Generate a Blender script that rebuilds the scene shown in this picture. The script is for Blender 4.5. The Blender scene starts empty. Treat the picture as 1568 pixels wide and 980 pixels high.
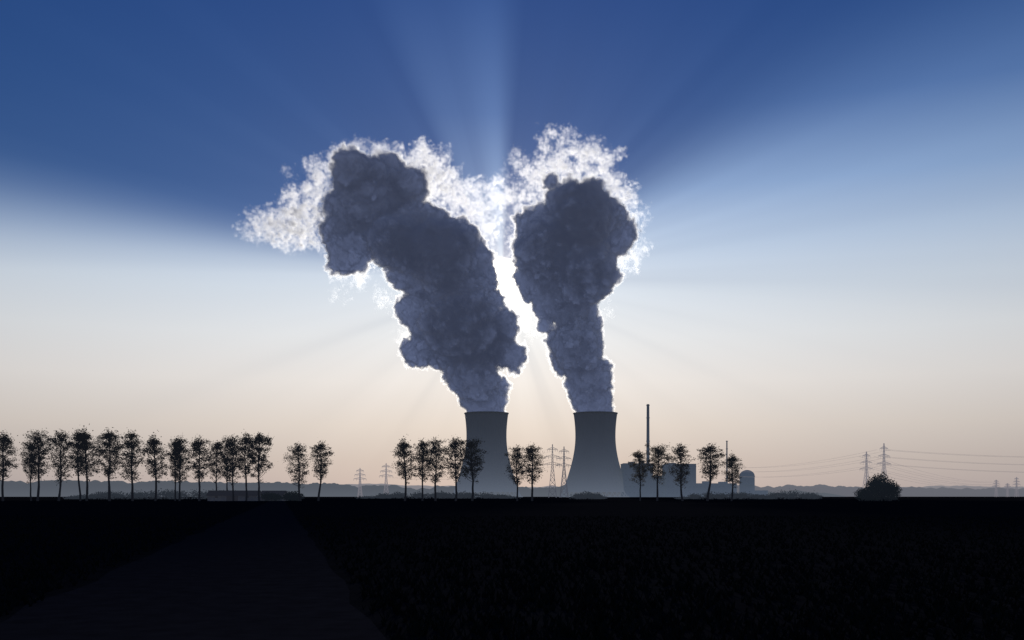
import bpy, math, random
import numpy as np
from mathutils import Vector, Matrix
random.seed(7); RNG=np.random.default_rng(7)
scene=bpy.context.scene
scene.view_settings.view_transform='Standard'
scene.view_settings.look='None'
scene.view_settings.exposure=0

def lin(c):
    return tuple(((v/255)/12.92 if v/255<=0.04045 else ((v/255+0.055)/1.055)**2.4) for v in c)

# ------------------------------------------------------------ camera
cam=bpy.data.cameras.new("camera"); co=bpy.data.objects.new("camera",cam)
scene.collection.objects.link(co); scene.camera=co
co.location=(0,0,1.7); co.rotation_euler=(math.radians(90),0,0)
cam.lens=35; cam.sensor_width=36; cam.shift_y=0.172; cam.clip_start=0.1; cam.clip_end=40000

# ------------------------------------------------------------ sun
SUN_EL=math.radians(12.35); SUN_AZ=math.radians(-0.55)
S=Vector((math.sin(SUN_AZ)*math.cos(SUN_EL),math.cos(SUN_AZ)*math.cos(SUN_EL),math.sin(SUN_EL)))
sl=bpy.data.lights.new("sun",'SUN'); so=bpy.data.objects.new("sun",sl); scene.collection.objects.link(so)
sl.energy=2.3; sl.angle=math.radians(0.5); sl.color=(1.0,0.95,0.87)
so.rotation_euler=(-S).to_track_quat('-Z','Y').to_euler(); so.location=(0,0,500)

# ------------------------------------------------------------ node helper
class NT:
    def __init__(s,t): s.t=t
    def n(s,typ,**k):
        x=s.t.nodes.new(typ)
        for a,b in k.items(): setattr(x,a,b)
        return x
    def put(s,sock,v):
        if isinstance(v,bpy.types.NodeSocket): s.t.links.new(v,sock)
        elif v is not None: sock.default_value=v
    def m(s,op,a,b=None,c=None,clamp=False):
        x=s.n('ShaderNodeMath',operation=op,use_clamp=clamp)
        s.put(x.inputs[0],a); s.put(x.inputs[1],b); s.put(x.inputs[2],c)
        return x.outputs[0]
    def dot(s,a,v):
        x=s.n('ShaderNodeVectorMath',operation='DOT_PRODUCT'); s.put(x.inputs[0],a); x.inputs[1].default_value=v
        return x.outputs['Value']
    def ss(s,v,a,b,o0=0.,o1=1.,kind='SMOOTHSTEP'):
        x=s.n('ShaderNodeMapRange',interpolation_type=kind)
        s.put(x.inputs[0],v); x.inputs[1].default_value=a; x.inputs[2].default_value=b
        x.inputs[3].default_value=o0; x.inputs[4].default_value=o1
        return x.outputs[0]
    def ramp(s,f,stops):
        x=s.n('ShaderNodeValToRGB'); s.put(x.inputs[0],f); e=x.color_ramp.elements
        while len(e)>1: e.remove(e[-1])
        e[0].position=stops[0][0]; e[0].color=(*stops[0][1],1)
        for p,c in stops[1:]:
            q=e.new(p); q.color=(*c,1)
        return x.outputs[0]
    def mix(s,f,a,b,bt='MIX'):
        x=s.n('ShaderNodeMix',data_type='RGBA',blend_type=bt)
        s.put(x.inputs[0],f); s.put(x.inputs[6],a); s.put(x.inputs[7],b)
        return x.outputs[2]

# ------------------------------------------------------------ world sky
w=bpy.data.worlds.new("World"); scene.world=w; w.use_nodes=True; w.node_tree.nodes.clear()
N=NT(w.node_tree)
d=N.n('ShaderNodeTexCoord').outputs['Generated']
sep=N.n('ShaderNodeSeparateXYZ'); N.put(sep.inputs[0],d)
el=N.m('MULTIPLY',N.m('ARCSINE',sep.outputs[2]),180/math.pi)
th=N.m('MULTIPLY',N.m('ARCCOSINE',N.m('MINIMUM',N.dot(d,S),0.999999)),180/math.pi)
R=S.cross(Vector((0,0,1))).normalized(); U=R.cross(S)
phi=N.m('MULTIPLY',N.m('ARCTAN2',N.dot(d,R),N.dot(d,U)),180/math.pi)
f30=N.m('DIVIDE',el,30.0,clamp=True)
def st(l): return [(a/30,lin(c)) for a,c in l]
L=N.ramp(f30,st([(0,(174,163,164)),(2,(190,179,175)),(4,(207,198,192)),(6.5,(218,214,212)),(9,(214,217,221)),(11.5,(200,210,222)),(14,(175,193,217)),(17,(136,164,204)),(21,(87,121,175)),(26.5,(52,89,150)),(30,(38,74,136))]))
D=N.ramp(f30,st([(0,(174,163,164)),(4,(192,187,186)),(7,(168,178,192)),(10.5,(122,146,181)),(14,(66,100,153)),(17,(48,85,141)),(21,(37,76,135)),(26.5,(27,67,129)),(30,(22,58,120))]))
# 1-D noise in the angle round the sun -> crepuscular rays
nz=N.n('ShaderNodeTexNoise',noise_dimensions='1D'); N.put(nz.inputs['W'],N.m('MULTIPLY',phi,0.085)); nz.inputs['Scale'].default_value=1.0; nz.inputs['Detail'].default_value=1.8
ray=N.m('SUBTRACT',nz.outputs[0],0.5)
sh=N.m('MULTIPLY',N.ss(phi,-90,-75),N.ss(phi,44,76,1,0))
shaft=N.m('MULTIPLY',N.ss(phi,-28,-20),N.ss(phi,-3,7,1,0))
shaft2=N.m('MULTIPLY',N.ss(phi,-14,-3),N.ss(phi,-1,6,1,0))
shaft=N.m('ADD',N.m('MULTIPLY',shaft,0.38),N.m('MULTIPLY',shaft2,0.20))
shaft=N.m('MULTIPLY',shaft,N.ss(th,4,24,1.0,0.8))
sh=N.m('SUBTRACT',sh,shaft)
sh=N.m('ADD',sh,N.m('MULTIPLY',ray,N.ss(th,3,14,0.45,0.26)),clamp=True)
col=N.mix(sh,L,D)
k=N.m('ADD',N.m('MULTIPLY',N.m('EXPONENT',N.m('MULTIPLY',th,-1/11.0)),0.20),N.ss(th,10,45,1.0,0.80))
k=N.m('MULTIPLY',k,N.m('SUBTRACT',1.0,N.m('MULTIPLY',ray,N.ss(th,4,22,0.13,0.02))))
g1=N.m('MULTIPLY',N.m('EXPONENT',N.m('MULTIPLY',th,-1/1.5)),0.95)
g2=N.m('MULTIPLY',N.ss(th,0.4,1.25,1,0),7.0)
glow=N.m('ADD',g1,g2)
vm=N.n('ShaderNodeVectorMath',operation='SCALE'); N.put(vm.inputs[0],col); N.put(vm.inputs['Scale'],k)
vg=N.n('ShaderNodeVectorMath',operation='SCALE'); vg.inputs[0].default_value=(1.0,0.88,0.66); N.put(vg.inputs['Scale'],glow)
va=N.n('ShaderNodeVectorMath',operation='ADD'); N.put(va.inputs[0],vm.outputs[0]); N.put(va.inputs[1],vg.outputs[0])
bg=N.n('ShaderNodeBackground'); N.put(bg.inputs[0],va.outputs[0]); bg.inputs[1].default_value=1.04
sky=N.n('ShaderNodeTexSky',sky_type='NISHITA'); sky.sun_disc=False; sky.sun_elevation=SUN_EL; sky.sun_rotation=SUN_AZ
bg2=N.n('ShaderNodeBackground'); N.put(bg2.inputs[0],sky.outputs[0]); bg2.inputs[1].default_value=0.05
mx=N.n('ShaderNodeMixShader'); mx.inputs[0].default_value=0.05
N.put(mx.inputs[1],bg.outputs[0]); N.put(mx.inputs[2],bg2.outputs[0])
wo=N.n('ShaderNodeOutputWorld'); N.put(wo.inputs[0],mx.outputs[0])

# ------------------------------------------------------------ materials
def mat(name,base,rough=1.0,haze=None,nscale=0.3,namt=0.3,haze_fall=None,spec=0.0,transl=None):
    m=bpy.data.materials.new(name); m.use_nodes=True; m.node_tree.nodes.clear(); n=NT(m.node_tree)
    tc=n.n('ShaderNodeTexCoord').outputs['Object']
    tx=n.n('ShaderNodeTexNoise'); n.put(tx.inputs[0],tc); tx.inputs['Scale'].default_value=nscale; tx.inputs['Detail'].default_value=5
    b=n.n('ShaderNodeBsdfPrincipled')
    c=n.mix(tx.outputs[0],tuple(v*(1-namt) for v in base)+(1,),tuple(min(1,v*(1+namt)) for v in base)+(1,))
    n.put(b.inputs['Base Color'],c); b.inputs['Roughness'].default_value=rough; b.inputs['Specular IOR Level'].default_value=spec
    out=b.outputs[0]
    if transl:
        t=n.n('ShaderNodeBsdfTranslucent'); t.inputs[0].default_value=(*transl,1)
        mxs=n.n('ShaderNodeMixShader'); mxs.inputs[0].default_value=0.4
        n.put(mxs.inputs[1],out); n.put(mxs.inputs[2],t.outputs[0]); out=mxs.outputs[0]
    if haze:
        # distance haze as a glow added to the surface itself, optionally fading upward
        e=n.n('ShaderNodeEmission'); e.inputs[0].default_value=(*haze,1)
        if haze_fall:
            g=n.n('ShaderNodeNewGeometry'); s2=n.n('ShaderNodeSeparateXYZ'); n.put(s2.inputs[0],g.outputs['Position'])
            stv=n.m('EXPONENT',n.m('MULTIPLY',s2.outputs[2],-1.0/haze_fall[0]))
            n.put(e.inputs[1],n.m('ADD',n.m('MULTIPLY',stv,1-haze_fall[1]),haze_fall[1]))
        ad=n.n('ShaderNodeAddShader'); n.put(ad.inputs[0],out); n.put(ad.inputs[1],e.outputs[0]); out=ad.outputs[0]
    o=n.n('ShaderNodeOutputMaterial'); n.put(o.inputs[0],out)
    return m
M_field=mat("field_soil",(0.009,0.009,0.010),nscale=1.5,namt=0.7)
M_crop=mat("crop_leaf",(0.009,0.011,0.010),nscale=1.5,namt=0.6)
M_road=mat("dirt_road",(0.016,0.015,0.017),nscale=2.5,namt=0.5)
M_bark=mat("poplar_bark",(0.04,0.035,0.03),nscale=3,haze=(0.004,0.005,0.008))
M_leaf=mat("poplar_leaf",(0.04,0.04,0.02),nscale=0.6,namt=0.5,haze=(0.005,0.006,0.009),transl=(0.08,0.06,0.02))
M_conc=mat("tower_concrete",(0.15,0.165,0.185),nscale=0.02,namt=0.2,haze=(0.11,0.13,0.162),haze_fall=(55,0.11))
M_build=mat("plant_cladding",(0.13,0.14,0.16),nscale=0.05,namt=0.2,haze=(0.07,0.09,0.122),haze_fall=(60,0.3))
M_bdark=mat("plant_window",(0.09,0.10,0.12),nscale=0.05,haze=(0.067,0.086,0.117),haze_fall=(60,0.3))
M_steel=mat("galvanised_steel",(0.12,0.12,0.12),nscale=0.5,haze=(0.06,0.065,0.085))
M_steelfar=mat("hazy_steel",(0.15,0.15,0.15),nscale=0.5,haze=(0.17,0.16,0.18))
M_wire=mat("conductor",(0.08,0.08,0.08),nscale=0.5,haze=(0.20,0.18,0.19))
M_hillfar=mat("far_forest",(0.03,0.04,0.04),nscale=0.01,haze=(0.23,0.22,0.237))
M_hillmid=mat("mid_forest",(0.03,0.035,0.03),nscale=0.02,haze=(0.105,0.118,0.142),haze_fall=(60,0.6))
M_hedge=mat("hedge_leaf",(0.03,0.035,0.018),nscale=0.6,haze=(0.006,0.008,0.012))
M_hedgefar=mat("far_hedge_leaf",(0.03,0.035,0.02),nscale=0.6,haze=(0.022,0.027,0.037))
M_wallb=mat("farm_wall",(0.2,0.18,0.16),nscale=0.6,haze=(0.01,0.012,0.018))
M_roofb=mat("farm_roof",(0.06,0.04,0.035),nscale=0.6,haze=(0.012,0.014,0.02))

# ------------------------------------------------------------ mesh builder
class MB:
    def __init__(s): s.v=[]; s.f=[]; s.m=[]
    def add(s,vs,fs,mi=0):
        o=len(s.v); s.v.extend(vs); s.f.extend([tuple(i+o for i in f) for f in fs]); s.m.extend([mi]*len(fs))
    def box(s,x0,x1,y0,y1,z0,z1,mi=0):
        s.add([(x0,y0,z0),(x1,y0,z0),(x1,y1,z0),(x0,y1,z0),(x0,y0,z1),(x1,y0,z1),(x1,y1,z1),(x0,y1,z1)],
              [(0,3,2,1),(4,5,6,7),(0,1,5,4),(1,2,6,5),(2,3,7,6),(3,0,4,7)],mi)
    def tube(s,a,b,ra,rb,n=6,mi=0,cap=False):
        a=Vector(a);b=Vector(b);q=(b-a).to_track_quat('Z','Y')
        vs=[]
        for p,r in((a,ra),(b,rb)):
            for i in range(n):
                t=2*math.pi*i/n; vs.append(tuple(p+q@Vector((r*math.cos(t),r*math.sin(t),0))))
        fs=[(i,(i+1)%n,n+(i+1)%n,n+i) for i in range(n)]
        if cap: fs+= [tuple(range(n-1,-1,-1)),tuple(range(n,2*n))]
        s.add(vs,fs,mi)
    def lathe(s,prof,n=64,mi=0,c=(0,0)):
        vs=[];fs=[]
        for r,z in prof:
            for i in range(n):
                t=2*math.pi*i/n; vs.append((c[0]+r*math.cos(t),c[1]+r*math.sin(t),z))
        for j in range(len(prof)-1):
            for i in range(n):
                a=j*n+i;b=j*n+(i+1)%n; fs.append((a,b,b+n,a+n))
        s.add(vs,fs,mi)
    def mesh(s,name,mats,smooth=False):
        me=bpy.data.meshes.new(name); me.from_pydata(s.v,[],s.f)
        for m in mats: me.materials.append(m)
        me.polygons.foreach_set('material_index',s.m)
        if smooth: me.polygons.foreach_set('use_smooth',[True]*len(s.f))
        me.update(); return me
    def obj(s,name,mats,loc=(0,0,0),smooth=False,rz=0,sc=(1,1,1),parent=None):
        return link(name,s.mesh(name,mats,smooth),loc,rz,sc,parent)
def link(name,me,loc=(0,0,0),rz=0,sc=(1,1,1),parent=None):
    o=bpy.data.objects.new(name,me); scene.collection.objects.link(o)
    o.location=loc; o.rotation_euler=(0,0,rz); o.scale=sc
    if parent: o.parent=parent
    return o
def empty(name,loc=(0,0,0)):
    o=bpy.data.objects.new(name,None); scene.collection.objects.link(o); o.location=loc; return o

# ------------------------------------------------------------ ground, road, crops
b=MB(); 
xs=[-14000,-4000,-800,-200,200,800,4000,14000]; ys=[-2000,-200,0,60,400,1500,5000,20000]
vs=[(x,y,0) for y in ys for x in xs]; nx=len(xs)
b.add(vs,[(j*nx+i,j*nx+i+1,(j+1)*nx+i+1,(j+1)*nx+i) for j in range(len(ys)-1) for i in range(nx-1)])
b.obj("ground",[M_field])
b=MB(); n=120; vs=[]
for i in range(n+1):
    y=-20+ (i/n)**2*420
    c=-1.3-0.232*y; wob=0.12*math.sin(y*0.7)+0.08*math.sin(y*1.9)
    vs+=[(c-2.5+wob,y,0.006),(c+2.5+wob*0.6,y,0.006)]
b.add(vs,[(2*i,2*i+1,2*i+3,2*i+2) for i in range(n)])
b.obj("dirt_road",[M_road])
b=MB()
for i in range(22000):
    y=7+ random.random()**1.7*75; x=random.uniform(-0.62,0.62)*y
    c=-1.3-0.232*y
    if abs(x-c)<2.5+random.random()*0.4: continue
    h=random.uniform(0.06,0.2); 
    for q in range(3):
        t=random.uniform(0,6.28); wv=random.uniform(0.01,0.03); lx=math.cos(t)*h*0.6; ly=math.sin(t)*h*0.6
        b.add([(x-wv,y,0),(x+wv,y,0),(x+lx,y+ly,h)],[(0,1,2)])
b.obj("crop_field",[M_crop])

# ------------------------------------------------------------ trees
def leaf_quad(b,p,s,mi):
    a=Vector((random.gauss(0,1),random.gauss(0,1),random.gauss(0,1))).normalized()
    c=a.cross(Vector((random.gauss(0,1),random.gauss(0,1),random.gauss(0,1)))).normalized()
    p=Vector(p); a*=s; c*=s*0.6
    b.add([tuple(p-a),tuple(p+c),tuple(p+a),tuple(p-c)],[(0,1,2,3)],mi)
def poplar(seed,H=24,R=3.4,base=0.36,dens=1.0):
    random.seed(seed); b=MB()
    pts=[]; x=y=0.0; K=9
    for i in range(K+1):
        pts.append((x,y,H*0.95*i/K)); x+=random.gauss(0,0.13); y+=random.gauss(0,0.13)
    for i in range(K):
        r0=0.30*(1-i/K)**0.8+0.05; r1=0.30*(1-(i+1)/K)**0.8+0.05
        b.tube(pts[i],pts[i+1],r0,r1,6,0)
    nb=42
    for j in range(nb):
        t=base*0.8+(0.93-base*0.8)*(j+random.random())/nb
        z0=H*t*0.95; k=min(K-1,int(t*K)); f=t*K-k
        p0=Vector(pts[k]).lerp(Vector(pts[k+1]),f)
        u=(t-base)/(1-base)
        env=R*max(0.12,math.sin(math.pi*min(1,max(0.0,u*0.80+0.20)))**0.7)*random.uniform(0.6,1.25)
        az=j*2.4+random.uniform(-0.5,0.5); rise=random.uniform(0.7,1.3)
        p1=p0+Vector((math.cos(az)*env*0.55,math.sin(az)*env*0.55,env*0.5*rise))
        p2=p0+Vector((math.cos(az)*env,math.sin(az)*env,env*1.15*rise))
        if p2.z>H: p2.z=H-random.random()
        b.tube(p0,p1,0.09,0.06,4,0); b.tube(p1,p2,0.06,0.03,4,0)
        if u<-0.03: nc=1
        else: nc=4
        for q in range(nc):
            c=p0.lerp(p2,random.uniform(0.3,1.05))+Vector((random.gauss(0,0.45),random.gauss(0,0.45),random.gauss(0,0.35)))
            sg=random.uniform(0.3,0.7)
            for _ in range(int(random.uniform(14,44)*dens)):
                leaf_quad(b,(c.x+random.gauss(0,sg),c.y+random.gauss(0,sg),c.z+random.gauss(0,sg*0.8)),random.uniform(0.15,0.27),1)
    for _ in range(int(200*dens)):
        leaf_quad(b,(pts[-1][0]+random.gauss(0,0.6),pts[-1][1]+random.gauss(0,0.6),H-2.0+random.gauss(0,1.0)),random.uniform(0.16,0.3),1)
    return b.mesh("poplar_tree",[M_bark,M_leaf])
V=[poplar(1),poplar(2,R=3.0),poplar(3,R=3.8,base=0.4),poplar(4,R=3.4,base=0.33),poplar(5,R=3.0,base=0.42,dens=0.85),poplar(6,R=3.8),poplar(7,R=3.3,base=0.38,dens=1.15),poplar(8,R=3.6,base=0.3,dens=0.8)]
WIDE=poplar(11,R=5.0,base=0.36,dens=1.3)
trees=[(-176.4,345,24,1.15),(-170,352,21,.9),(-164.4,345,24.2,1.15),(-157.1,345,24.7,1.05),(-152.6,352,25.4,.9),(-147.4,345,25.4,1.05),
(-139.5,345,24.9,1.2),(-131.5,345,24.2,1.15),(-123.6,345,23.2,1.1),(-119.1,352,22.2,.8),(-115.9,347,22.5,.95),(-108.4,345,22.4,1.15),(-104.6,352,21.2,.85),
(-100.5,352,22.3,.85),(-97.1,347,23,.9),(-92.6,347,23.7,1.0),(-87.6,345,23.6,-1),(-73.4,345,20.2,1.25),(-67.5,347,21,1.2),
(-37.1,345,21.9,1.15),(-31.5,350,21.6,.95),(-26.5,345,21.8,1.15),(-19.5,345,22.4,1.1),(-14,350,21.9,1.2),(1.8,345,19.2,1.1),(7.0,345,19.8,1.25),
(45.3,352,17.8,1.1),(50.3,345,19.5,1.2),(59.1,345,20,1.25),(67.7,345,20,1.5),(76.7,348,16.7,1.3)]
random.seed(5)
for i,(x,y,h,wd) in enumerate(trees):
    me=WIDE if wd<0 else V[(i*5+i//8)%8]; s=h/24; wd=abs(wd)*1.10
    link("poplar_tree",me,(x,y,0),random.uniform(0,6.28),(s*wd,s*wd,s))

def leafy(name,loc,w_,d_,h_,n,ls,m,lumps=10,seed=0,rag=0.14):
    random.seed(seed); b=MB()
    L=[]
    for i in range(lumps):
        u=(i+0.5)/lumps*2-1+random.uniform(-.1,.1); hh=h_*(max(0.1,1-abs(u)**3))**0.5*random.uniform(0.62,0.95)
        L.append((u*w_*0.43,random.uniform(-.3,.3)*d_,hh*0.55,w_/lumps*1.2,d_*0.4,hh*0.5))
    for i in range(lumps*2):
        x,y,z,a,c,e=random.choice(L)
        b.tube((x*0.8,y*0.8,0),(x,y,z),0.12,0.05,4,0)
    for i in range(n):
        x,y,z,a,c,e=random.choice(L)
        v=Vector((random.gauss(0,1),random.gauss(0,1),random.gauss(0,1))).normalized()*(random.random()**0.4+random.gauss(0,rag))
        zz=max(0.05,z+v.z*e)
        leaf_quad(b,(x+v.x*a,y+v.y*c,zz),random.uniform(0.6,1.3)*ls,1)
    return b.obj(name,[M_bark,m],loc)
leafy("round_bush",(127.5,345,0),14.5,9,9.6,11000,0.28,M_hedge,6,3)
leafy("hedge",(120,560,0),58,8,4.2,6000,0.4,M_hedgefar,22,4,0.3)
leafy("hedge",(158,560,0),34,8,5.0,4000,0.4,M_hedgefar,13,5,0.3)
leafy("hedge",(43,560,0),18,8,4.4,3500,0.4,M_hedgefar,6,6,0.25)
leafy("hedge",(-195,560,0),120,10,5.5,9000,0.5,M_hedgefar,30,7,0.35)
leafy("hedge",(-50,700,0),120,10,5.0,8000,0.6,M_hedgefar,30,8,0.35)
leafy("small_tree",(-83.5,345,0),5,4,4.6,1500,0.25,M_hedge,3,9)
leafy("small_tree",(-79,352,0),4,4,3.6,1200,0.25,M_hedge,3,10)
leafy("small_tree",(-76,350,0),4,4,4.4,1200,0.25,M_hedge,2,12)

# farm barns
def barn(loc,w_,dp,h,rh,rz=0):
    o=empty("farm_barn",loc); o.rotation_euler=(0,0,rz)
    b=MB(); b.box(-w_/2,w_/2,-dp/2,dp/2,0,h); 
    b.add([(-w_/2,-dp/2,h),(-w_/2,dp/2,h),(-w_/2,0,h+rh-0.15)],[(0,1,2)]); b.add([(w_/2,-dp/2,h),(w_/2,dp/2,h),(w_/2,0,h+rh-0.15)],[(0,1,2)])
    b.obj("walls",[M_wallb],parent=o)
    b=MB(); e=w_/2+0.5; g=dp/2+0.6; dz=0.6*rh/(dp/2)
    b.add([(-e,-g,h-dz),(e,-g,h-dz),(e,0,h+rh),(-e,0,h+rh),(-e,g,h-dz),(e,g,h-dz)],[(0,1,2,3),(3,2,5,4)])
    b.obj("roof",[M_roofb],parent=o)
    b=MB(); b.box(-2,2,-dp/2-0.05,-dp/2-0.003,0,min(3,h*0.85)); b.box(w_*0.28,w_*0.28+1,-dp/2-0.05,-dp/2-0.003,1.1,1.9); b.box(-w_*0.35,-w_*0.35+1,-dp/2-0.05,-dp/2-0.003,1.1,1.9)
    b.obj("doors_and_windows",[M_roofb],parent=o)
barn((-98,352,0),17,8,2.1,1.6,0.05); barn((-86,360,0),8,7,2.1,1.6,-0.1)

# ------------------------------------------------------------ cooling towers
def tower(loc):
    H=153; b=MB(); prof=[]
    zt=112; rt=36.5
    def r(z):
        a=78 if z<zt else 95
        return rt*math.sqrt(1+((z-zt)/a)**2)
    zs=[9+(H-9)*i/40 for i in range(41)]
    for z in zs: prof.append((r(z),z))
    prof.append((r(H)+1.3,H)); prof.append((r(H)+1.3,H+1.6)); prof.append((r(H)-1.2,H+1.6))
    for z in reversed(zs): prof.append((r(z)-0.9,z))
    prof.append((r(9),9))
    b.lathe(prof,96)
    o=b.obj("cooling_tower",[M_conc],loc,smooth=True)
    c=MB(); n=36; r0=r(0)+0.5; r1=r(9)-0.4
    for i in range(n):
        for s in(-1,1):
            t=2*math.pi*i/n; t2=t+s*math.pi/n
            c.tube((r0*math.cos(t),r0*math.sin(t),0),(r1*math.cos(t2),r1*math.sin(t2),9.3),0.6,0.6,6)
    c.lathe([(r0+3,0),(r0+3,1.5),(r0-2,1.5),(r0-2,0)],64)
    c.obj("support_columns",[M_conc],parent=o)
    c=MB() # meridional ribs
    for i in range(48):
        t=2*math.pi*i/48
        for j in range(0,40,2):
            c.tube((r(zs[j])*math.cos(t),r(zs[j])*math.sin(t),zs[j]),(r(zs[j+2])*math.cos(t),r(zs[j+2])*math.sin(t),zs[j+2]),0.35,0.35,4)
    c.obj("ribs",[M_conc],parent=o)
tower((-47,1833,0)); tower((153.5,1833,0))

# ------------------------------------------------------------ plant buildings
def block(name,x0,x1,y,dp,h,extras=(),rows=3):
    o=empty(name,((x0+x1)/2,y,0)); w_=(x1-x0)/2
    b=MB(); b.box(-w_,w_,0,dp,0,h); b.box(-w_-0.4,w_+0.4,-0.4,dp+0.4,h,h+1.2)
    for(ax,bx,hh) in extras: b.box(ax,bx,dp*0.2,dp*0.7,h+1.2,h+1.2+hh)
    b.obj("walls",[M_build],parent=o)
    b=MB()
    for k in range(rows):
        z=h*(k+0.6)/rows*0.92; nn=max(2,int(w_/3.5))
        for i in range(nn):
            x=-w_+(i+0.5)*2*w_/nn; b.box(x-1.2,x+1.2,-0.25,-0.01,z,z+2.2)
    b.box(-3,3,-0.25,-0.01,0,5)
    b.obj("windows",[M_bdark],parent=o)
block("reactor_building",202,255,1800,50,60,((-15,-5,3),(8,12,5)),5)
block("reactor_building",279,333,1800,50,59,((-20,-8,2),),5)
block("turbine_hall",256,278,1815,40,38,(),3)
block("turbine_hall",334,411,1820,40,24,((-20,-10,4),(10,22,3)),2)
block("office_building",436,470,1830,30,11,(),2)
b=MB(); pr=[(13.5,0),(13.5,38)]+[(13.5*math.cos(a*math.pi/16),38+11*math.sin(a*math.pi/16)) for a in range(1,8)]+[(0.01,49)]
b.lathe(pr,40); b.lathe([(14,37),(14,38.4),(13.4,38.4)],40)
for i in range(12): b.box(-10+i*1.8-0.3,-10+i*1.8+0.3,-14.2,-12.5,20,24)
b.obj("reactor_dome",[M_build],(425,1800,0),smooth=True)
def stack(name,x,y,h,r0,r1):
    b=MB(); b.lathe([(r0,0),(r0*0.85,h*0.3),(r1,h),(r1*0.8,h),(r1*0.8,h-2)],20)
    for k in(0.35,0.6,0.85,0.985):
        rr=r0*0.85+(r1-r0*0.85)*(k-0.3)/0.7
        b.lathe([(rr,h*k),(rr+0.9,h*k),(rr+0.9,h*k+0.9),(rr,h*k+0.9)],20)
    b.obj(name,[M_build],(x,y,0),smooth=False)
stack("chimney_stack",244.5,1790,167,3.6,2.4)
stack("vent_mast",388.5,1800,102,1.8,1.1)

# ------------------------------------------------------------ pylons
def beam(b,p,q,t): b.tube(p,q,t,t,4)
def pylon(loc,H,m,rz=0.0,t=0.26,arms=((0.62,9.5),(0.76,8.0),(0.90,5.5))):
    b=MB(); bw=H*0.075
    def hw(z): 
        u=z/H
        return bw*(1-u/0.6)+1.0*(u/0.6) if u<0.6 else 1.0*(1-(u-0.6)/0.4)+0.25*(u-0.6)/0.4
    lv=[0,0.12,0.23,0.33,0.42,0.50,0.57,0.64,0.70,0.76,0.82,0.88,0.94,1.0]; lv=[a*H for a in lv]
    for a,c in zip(lv,lv[1:]):
        w0,w1=hw(a),hw(c)
        C=[(-1,-1),(1,-1),(1,1),(-1,1)]
        for i in range(4):
            p=C[i];q=C[(i+1)%4]
            beam(b,(p[0]*w0,p[1]*w0,a),(p[0]*w1,p[1]*w1,c),t)
            beam(b,(p[0]*w0,p[1]*w0,a),(q[0]*w1,q[1]*w1,c),t*0.6)
            beam(b,(q[0]*w0,q[1]*w0,a),(p[0]*w1,p[1]*w1,c),t*0.6)
            beam(b,(p[0]*w1,p[1]*w1,c),(q[0]*w1,q[1]*w1,c),t*0.6)
    for u,l in arms:
        z=u*H; w0=hw(z)
        for s in(-1,1):
            for yy in(-1,1):
                beam(b,(s*w0,yy*w0,z),(s*l,0,z+0.4),t*0.8); beam(b,(s*w0,yy*w0,z+2.6),(s*l,0,z+0.4),t*0.7)
                for k in range(1,4):
                    f=k/4; f2=(k+0.5)/4
                    xa=s*(w0+(l-w0)*f)
                    beam(b,(xa,yy*w0*(1-f),z+0.4*f),(xa,yy*w0*(1-f),z+2.6+(0.4-2.6)*f),t*0.5)
            for e in(l,l*0.55):
                beam(b,(s*e,0,z+0.2),(s*e,0,z-2.2),t*0.6)
    return b.obj("electricity_pylon",[m],loc,rz=rz)
P=[(-177,1400,48,M_steelfar,0.2),(44.7,1100,59,M_steel,0.0),(58,1110,57,M_steel,0.1),(411,1100,60,M_steelfar,0.35),(413,1160,53.5,M_steelfar,0.35),(-229,1500,44,M_steelfar,0.3),
(1070,2200,38,M_steelfar,0.2),(1095,2200,30,M_steelfar,0.2),(1115,2200,44,M_steelfar,0.2)]
for x,y,h,m,rz in P: pylon((x,y,0),h,m,rz,t=0.24 if y<1300 else 0.34)
# power lines
def wires(name,A,B,hs,offs,sag,m,r=0.13):
    b=MB(); A=Vector(A);B=Vector(B); n=16; side=(B-A).cross(Vector((0,0,1))).normalized()
    for (ha,hb) in hs:
        for o_ in offs:
            pts=[]
            for i in range(n+1):
                t=i/n; p=A.lerp(B,t)+side*o_; p.z=ha*(1-t)+hb*t-sag*4*t*(1-t); pts.append(p)
            for i in range(n): b.tube(pts[i],pts[i+1],r,r,3)
    b.obj(name,[m])
wires("power_line",(411,1100,0),(780,1000,0),((37,33),(45,41),(53,50)),(-9,8),9,M_wire,0.10)
wires("power_line",(413,1160,0),(1070,2200,0),((33,22),(40,28),(48,33)),(-8,8),10,M_wire,0.12)
wires("power_line",(411,1100,0),(360,1750,0),((37,40),(45,48),(53,54)),(-8,8),9,M_wire,0.10)
wires("power_line",(44.7,1100,0),(-177,1400,0),((36,29),(44,36),(53,43)),(-8,8),9,M_steel,0.05)

# ------------------------------------------------------------ hills
def fbm1(x,seed,o=5):
    v=0;a=1
    for k in range(o):
        rs=np.random.default_rng(seed*13+k); tb=rs.random(4096); xx=x*(2**k); i=math.floor(xx); f=xx-i; f=f*f*(3-2*f)
        v+=a*(tb[i%4096]*(1-f)+tb[(i+1)%4096]*f-0.5); a*=0.55
    return v
def ridge(name,y,x0,x1,hf,dx,m,depth,seed):
    b=MB(); n=int((x1-x0)/dx); vs=[]
    for i in range(n+1):
        x=x0+i*dx; h=max(0.5,hf(x))
        vs+=[(x,y-depth,-1),(x,y-depth*0.3,h*0.75),(x,y,h),(x,y+depth,-1)]
    fs=[]
    for i in range(n):
        for k in range(3): fs.append((4*i+k,4*i+4+k,4*i+5+k,4*i+1+k))
    b.add(vs,fs); b.obj(name,[m],smooth=True)
ridge("far_hill",6000,-5200,5200,lambda x:62+34*fbm1(x/900+50,3,3)+7*fbm1(x/60+200,4,3)+ (-x*0.004),14,M_hillfar,500,3)
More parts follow.
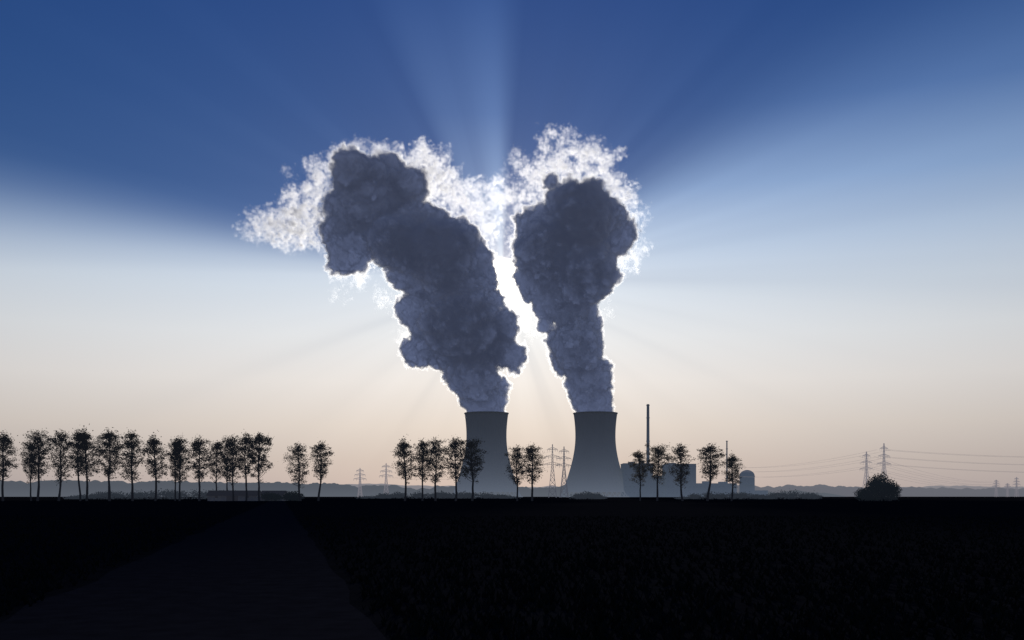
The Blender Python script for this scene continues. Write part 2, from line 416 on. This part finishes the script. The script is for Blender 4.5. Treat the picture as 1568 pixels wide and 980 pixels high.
ridge("forest_ridge",3200,-2400,1000,lambda x:(52-(x+1600)*0.012)+14*fbm1(x/420+50,5,3)+9*fbm1(x/22+300,6,4),5,M_hillmid,250,5)
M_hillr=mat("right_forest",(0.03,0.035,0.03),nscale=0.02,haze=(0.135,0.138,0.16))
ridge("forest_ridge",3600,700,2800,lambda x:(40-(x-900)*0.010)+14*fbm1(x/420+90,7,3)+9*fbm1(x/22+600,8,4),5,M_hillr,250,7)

# ------------------------------------------------------------ steam plumes (real volumes)
UM=1.2027; Y0=1833; HB=1.7
T=0.036
left_blobs=[ # x, height, radius in tower-mouth units, depth, density
(-39,116,27,0,1),(-39,128,31,0,1),(-41,140,35,0,1),(-47,160,40,0,1),(-60,182,42,-25,1),(-75,212,42,10,1),(1,208,23,-35,1),(-20,222,32,-15,1),(-144,222,28,0,1),(-120,232,34,20,1),(-75,250,55,-60,1),(-45,240,45,10,1),(-12,255,24,-40,1),(-128,262,32,10,1),
(-105,290,52,30,1),(-150,282,30,10,1),(-55,300,38,0,1),(-12,272,20,10,1),(-28,292,22,0,1),(-62,335,36,35,1),(-105,355,54,-60,1),(-150,350,42,20,1),(-172,372,40,-70,1),(-250,372,36,10,1),(-262,415,38,30,1),(-225,420,50,45,1),(-150,400,56,5,1),(-105,398,44,50,1),(-75,395,30,0,1),(-52,365,28,0,1),(-40,335,22,0,1),
(-225,465,58,10,1),(-175,470,46,50,1),(-240,490,34,-35,1),(-190,500,34,5,1),(-160,480,30,0,1),(-270,455,28,20,1),
(-404,410,18,0,T*1.2),(-384,415,26,5,T*1.6),(-354,410,35,0,T*2.1),(-324,415,40,0,T*2.7),(-345,430,28,10,T*2),(-312,450,33,0,T*2.2),(-294,485,28,0,T*1.8),(-274,510,20,0,T*1.4),(-244,525,15,0,T*1.5),(-214,528,14,0,T*1.2),(-174,528,14,0,T*1.2),(-136,512,28,0,T*2.2),
(-121,490,36,0,T*2.2),(-104,520,16,0,T*1.5),(-97,470,34,0,T*2.1),(-67,450,32,0,T*1.7),(-50,452,28,0,T*1.5),(-28,460,24,0,T*1.3),(-36,425,30,0,T*1.2),(-50,408,24,0,T*1.2),(-236,342,20,0,T*1.5),(-196,300,16,0,T),(-262,308,12,0,T),(-242,335,18,0,T*1.3),(-164,245,14,0,T),(-112,213,12,0,T),(-342,498,7,0,T)]
right_blobs=[
(127.5,116,27,0,1),(127,126,31,0,1),(124,140,34,0,1),(119,160,36,0,1),(114,185,37,-15,1),(98,222,42,-35,1),(106,250,37,10,1),(84,213,30,5,1),(96,276,37,0,1),(70,235,22,-10,1),(52,262,17,15,1),
(66,305,42,10,1),(112,326,46,-50,1),(36,328,32,0,1),(46,368,42,-40,1),(106,370,52,20,1),(132,352,30,-20,1),(44,415,42,30,1),(106,415,50,-60,1),(162,405,34,20,1),(76,452,30,0,1),(116,446,34,20,1),(148,428,32,0,1),(60,478,18,0,1),(20,390,20,0,1),(26,350,24,0,1),
(186,430,22,0,T*2.1),(186,382,22,0,T*2.1),(172,352,18,0,T*1.7),(156,460,30,0,T*2.2),(136,515,26,0,T*1.9),(106,520,26,0,T*2),(76,540,20,0,T*1.8),(56,547,16,0,T*1.6),(96,542,16,0,T*1.4),(121,532,19,0,T*1.6),(151,517,15,0,T*1.5),(161,522,10,0,T),(146,492,15,0,T*1.3),(31,498,26,0,T*1.8),
(6,512,16,0,T*1.3),(18,460,24,0,T*1.5),(-4,450,22,0,T*1.1),(66,508,28,0,T*2.1),(91,488,28,0,T*2.2),(46,480,26,0,T*2.1),(-9,475,22,0,T*1.4),(-19,415,18,0,T),(33,435,14,0,T*1.5),(2,285,9,0,T*0.7),(26,250,14,0,T*0.7),(16,265,10,0,T*0.7),(146,280,12,0,T)]
M_steam=bpy.data.materials.new("steam"); M_steam.use_nodes=True; M_steam.node_tree.nodes.clear(); n=NT(M_steam.node_tree)
at=n.n('ShaderNodeAttribute',attribute_name="density").outputs['Fac']
SIG=0.30
dd=n.m('MULTIPLY',at,SIG)
sc=n.n('ShaderNodeVolumeScatter'); sc.inputs['Color'].default_value=(1,1,1,1); sc.inputs['Anisotropy'].default_value=0.68; n.put(sc.inputs['Density'],n.m('MULTIPLY',dd,0.74))
sc2=n.n('ShaderNodeVolumeScatter'); sc2.inputs['Color'].default_value=(1,1,1,1); sc2.inputs['Anisotropy'].default_value=0.0; n.put(sc2.inputs['Density'],n.m('MULTIPLY',dd,0.26))
# glow in place of light diffusing inside the cloud, stronger on far, convex billows
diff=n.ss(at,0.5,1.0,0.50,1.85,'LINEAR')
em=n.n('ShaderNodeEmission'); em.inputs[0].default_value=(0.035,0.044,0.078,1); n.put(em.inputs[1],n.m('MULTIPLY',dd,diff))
ad0=n.n('ShaderNodeAddShader'); n.put(ad0.inputs[0],sc.outputs[0]); n.put(ad0.inputs[1],sc2.outputs[0])
ad=n.n('ShaderNodeAddShader'); n.put(ad.inputs[0],ad0.outputs[0]); n.put(ad.inputs[1],em.outputs[0])
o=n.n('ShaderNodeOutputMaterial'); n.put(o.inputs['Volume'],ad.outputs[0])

def kgrid(shape,h):
    kx=np.fft.fftfreq(shape[0],h)[:,None,None];ky=np.fft.fftfreq(shape[1],h)[None,:,None];kz=np.fft.rfftfreq(shape[2],h)[None,None,:]
    return kx,ky,kz,np.sqrt(kx**2+ky**2+kz**2)
def grf(shape,h,lo,hi,seed,p=-3.2):
    r=np.random.default_rng(seed); a=r.standard_normal(shape).astype(np.float32)
    F=np.fft.rfftn(a); k=kgrid(shape,h)[3]; amp=np.where((k>1/hi)&(k<1/lo),np.maximum(k,1e-6)**(p/2),0)
    g=np.fft.irfftn(F*amp,s=shape,axes=(0,1,2)); return (g/g.std()).astype(np.float32)
def blur(a,h,sg):
    k=kgrid(a.shape,h)[3]; return np.fft.irfftn(np.fft.rfftn(a)*np.exp(-2*(math.pi*k*sg)**2),s=a.shape,axes=(0,1,2)).astype(np.float32)

def plume(blobs,seed,axis,h=2.4):
    r=np.random.default_rng(seed); S_=[]
    for (x,z,rad,y,dn) in blobs:
        c=np.array([x*UM,Y0+y*UM+ (r.normal()*6 if z>140 else 0),z*UM+HB]); R0=rad*UM
        thin=dn<0.9
        S_.append((c,R0*(0.66 if thin else 0.94),dn))
        for i in range(18 if R0>25 else 12):
            v=r.normal(size=3); v/=np.linalg.norm(v)
            if z<130 : continue
            r1=R0*r.uniform(0.24,0.5); c1=c+v*(R0-r1*0.72)
            S_.append((c1,r1,dn))
            for j in range(8):
                u=r.normal(size=3); u/=np.linalg.norm(u)
                if u@v<-0.2: u=-u
                r2=r1*r.uniform(0.22,0.45); S_.append((c1+u*(r1*0.90),r2,dn))
        if not thin and z>340:   # evaporating veil round the upper billows
            for i in range(16):
                v=r.normal(size=3); v/=np.linalg.norm(v)
                r1=R0*r.uniform(0.14,0.28)*(1.35 if z>430 else 1.0); S_.append((c+v*R0*r.uniform(0.98,1.1),r1,T*r.uniform(0.9,2.4)))
    C=np.array([s[0] for s in S_]); Rr=np.array([s[1] for s in S_])
    lo=(C-Rr[:,None]).min(0)-10; hi=(C+Rr[:,None]).max(0)+10
    n3=np.ceil((hi-lo)/h).astype(int)+1
    ax=[lo[i]+np.arange(n3[i])*h for i in range(3)]
    F=np.full(n3,-30.,np.float32); Dn=np.full(n3,T,np.float32); FD=np.full(n3,-30.,np.float32)
    for c,rr,dn in S_:
        e=rr+6
        i0=np.maximum(0,((c-e-lo)/h).astype(int)); i1=np.minimum(n3,((c+e-lo)/h).astype(int)+2)
        X=ax[0][i0[0]:i1[0],None,None]-c[0];Yy=ax[1][None,i0[1]:i1[1],None]-c[1];Z=ax[2][None,None,i0[2]:i1[2]]-c[2]
        dist=np.sqrt(X*X+Yy*Yy+Z*Z).astype(np.float32); v=rr-dist
        sl=(slice(i0[0],i1[0]),slice(i0[1],i1[1]),slice(i0[2],i1[2]))
        if dn>0.9:
            f=FD[sl]; m=v>f; f[m]=v[m]
        else:
            f=F[sl]; m=v>f; f[m]=v[m]; q=Dn[sl]; q[m]=dn
    # the steam leaves the tower inside its mouth
    Zc=ax[2][None,None,:]; rho=np.sqrt((ax[0][:,None,None]-axis)**2+(ax[1][None,:,None]-Y0)**2)
    cyl=np.where(Zc<153,36.5,36.5+(Zc-153)*0.7+np.maximum(0,Zc-165)**2*0.2)-rho
    FD=np.minimum(FD,cyl.astype(np.float32)); F=np.minimum(F,cyl.astype(np.float32))
    for ax_ in range(3):
        Dn=(np.roll(Dn,1,ax_)+Dn*2+np.roll(Dn,-1,ax_))/4
    g=grf(tuple(n3),h,5,50,seed+1,-3.0); g2=grf(tuple(n3),h,5,60,seed+2,-2.6)
    thin=Dn*np.clip((F-1-g*6.5)/8,0,1)*np.clip(0.6+1.3*g2,0.02,3.4)
    # diffuse light baked into the density: convexity at three scales + depth of the billow (sunlit side is the far one)
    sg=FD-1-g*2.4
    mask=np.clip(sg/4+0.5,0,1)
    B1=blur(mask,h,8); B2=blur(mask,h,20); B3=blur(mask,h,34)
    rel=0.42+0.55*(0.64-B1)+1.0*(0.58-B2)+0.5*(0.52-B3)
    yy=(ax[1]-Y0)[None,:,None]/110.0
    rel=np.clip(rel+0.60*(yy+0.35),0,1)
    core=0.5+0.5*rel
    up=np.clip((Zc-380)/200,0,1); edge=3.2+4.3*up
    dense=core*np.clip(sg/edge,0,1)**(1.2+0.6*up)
    dens=np.maximum(dense,thin)
    dens[0]=dens[-1]=0; dens[:,0]=dens[:,-1]=0; dens[:,:,0]=dens[:,:,-1]=0
    dens[dens<0.001]=0
    print("plume grid",n3,len(S_))
    flat=np.ascontiguousarray(dens.transpose(2,1,0)).astype(np.float32).ravel()
    ZZ,YY,XX=np.meshgrid(ax[2],ax[1],ax[0],indexing='ij')
    co_=np.stack([XX.ravel(),YY.ravel(),ZZ.ravel()],1).astype(np.float32)
    me=bpy.data.meshes.new("steam_plume"); me.vertices.add(len(flat)); me.vertices.foreach_set('co',co_.ravel())
    a=me.attributes.new("d",'FLOAT','POINT'); a.data.foreach_set('value',flat)
    me.materials.append(M_steam)
    ob=link("steam_plume",me)
    ng=bpy.data.node_groups.new("steam_density","GeometryNodeTree")
    ng.interface.new_socket("Geometry",in_out='INPUT',socket_type='NodeSocketGeometry'); ng.interface.new_socket("Geometry",in_out='OUTPUT',socket_type='NodeSocketGeometry')
    G=NT(ng); gi=G.n('NodeGroupInput'); go=G.n('NodeGroupOutput')
    pos=G.n('GeometryNodeInputPosition').outputs[0]; sp=G.n('ShaderNodeSeparateXYZ'); G.put(sp.inputs[0],pos)
    idx=[G.m('ROUND',G.m('DIVIDE',G.m('SUBTRACT',sp.outputs[i],float(lo[i])),h)) for i in range(3)]
    index=G.m('ADD',idx[0],G.m('MULTIPLY',G.m('ADD',idx[1],G.m('MULTIPLY',idx[2],float(n3[1]))),float(n3[0])))
    si=G.n('GeometryNodeSampleIndex',data_type='FLOAT',domain='POINT',clamp=True)
    na=G.n('GeometryNodeInputNamedAttribute',data_type='FLOAT'); na.inputs[0].default_value="d"
    G.put(si.inputs['Geometry'],gi.outputs[0]); G.put(si.inputs['Value'],na.outputs[0]); G.put(si.inputs['Index'],index)
    vc=G.n('GeometryNodeVolumeCube'); G.put(vc.inputs['Density'],si.outputs[0])
    vc.inputs['Min'].default_value=tuple(float(v) for v in lo); vc.inputs['Max'].default_value=tuple(float(lo[i]+(n3[i]-1)*h) for i in range(3))
    for i,a_ in enumerate(('Resolution X','Resolution Y','Resolution Z')): vc.inputs[a_].default_value=int(n3[i])
    sm=G.n('GeometryNodeSetMaterial'); sm.inputs['Material'].default_value=M_steam
    G.put(sm.inputs['Geometry'],vc.outputs[0]); G.put(go.inputs[0],sm.outputs[0])
    md=ob.modifiers.new("steam",'NODES'); md.node_group=ng
    return ob
import time; t0=time.time()
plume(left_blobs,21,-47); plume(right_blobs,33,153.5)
print("plumes built",time.time()-t0)
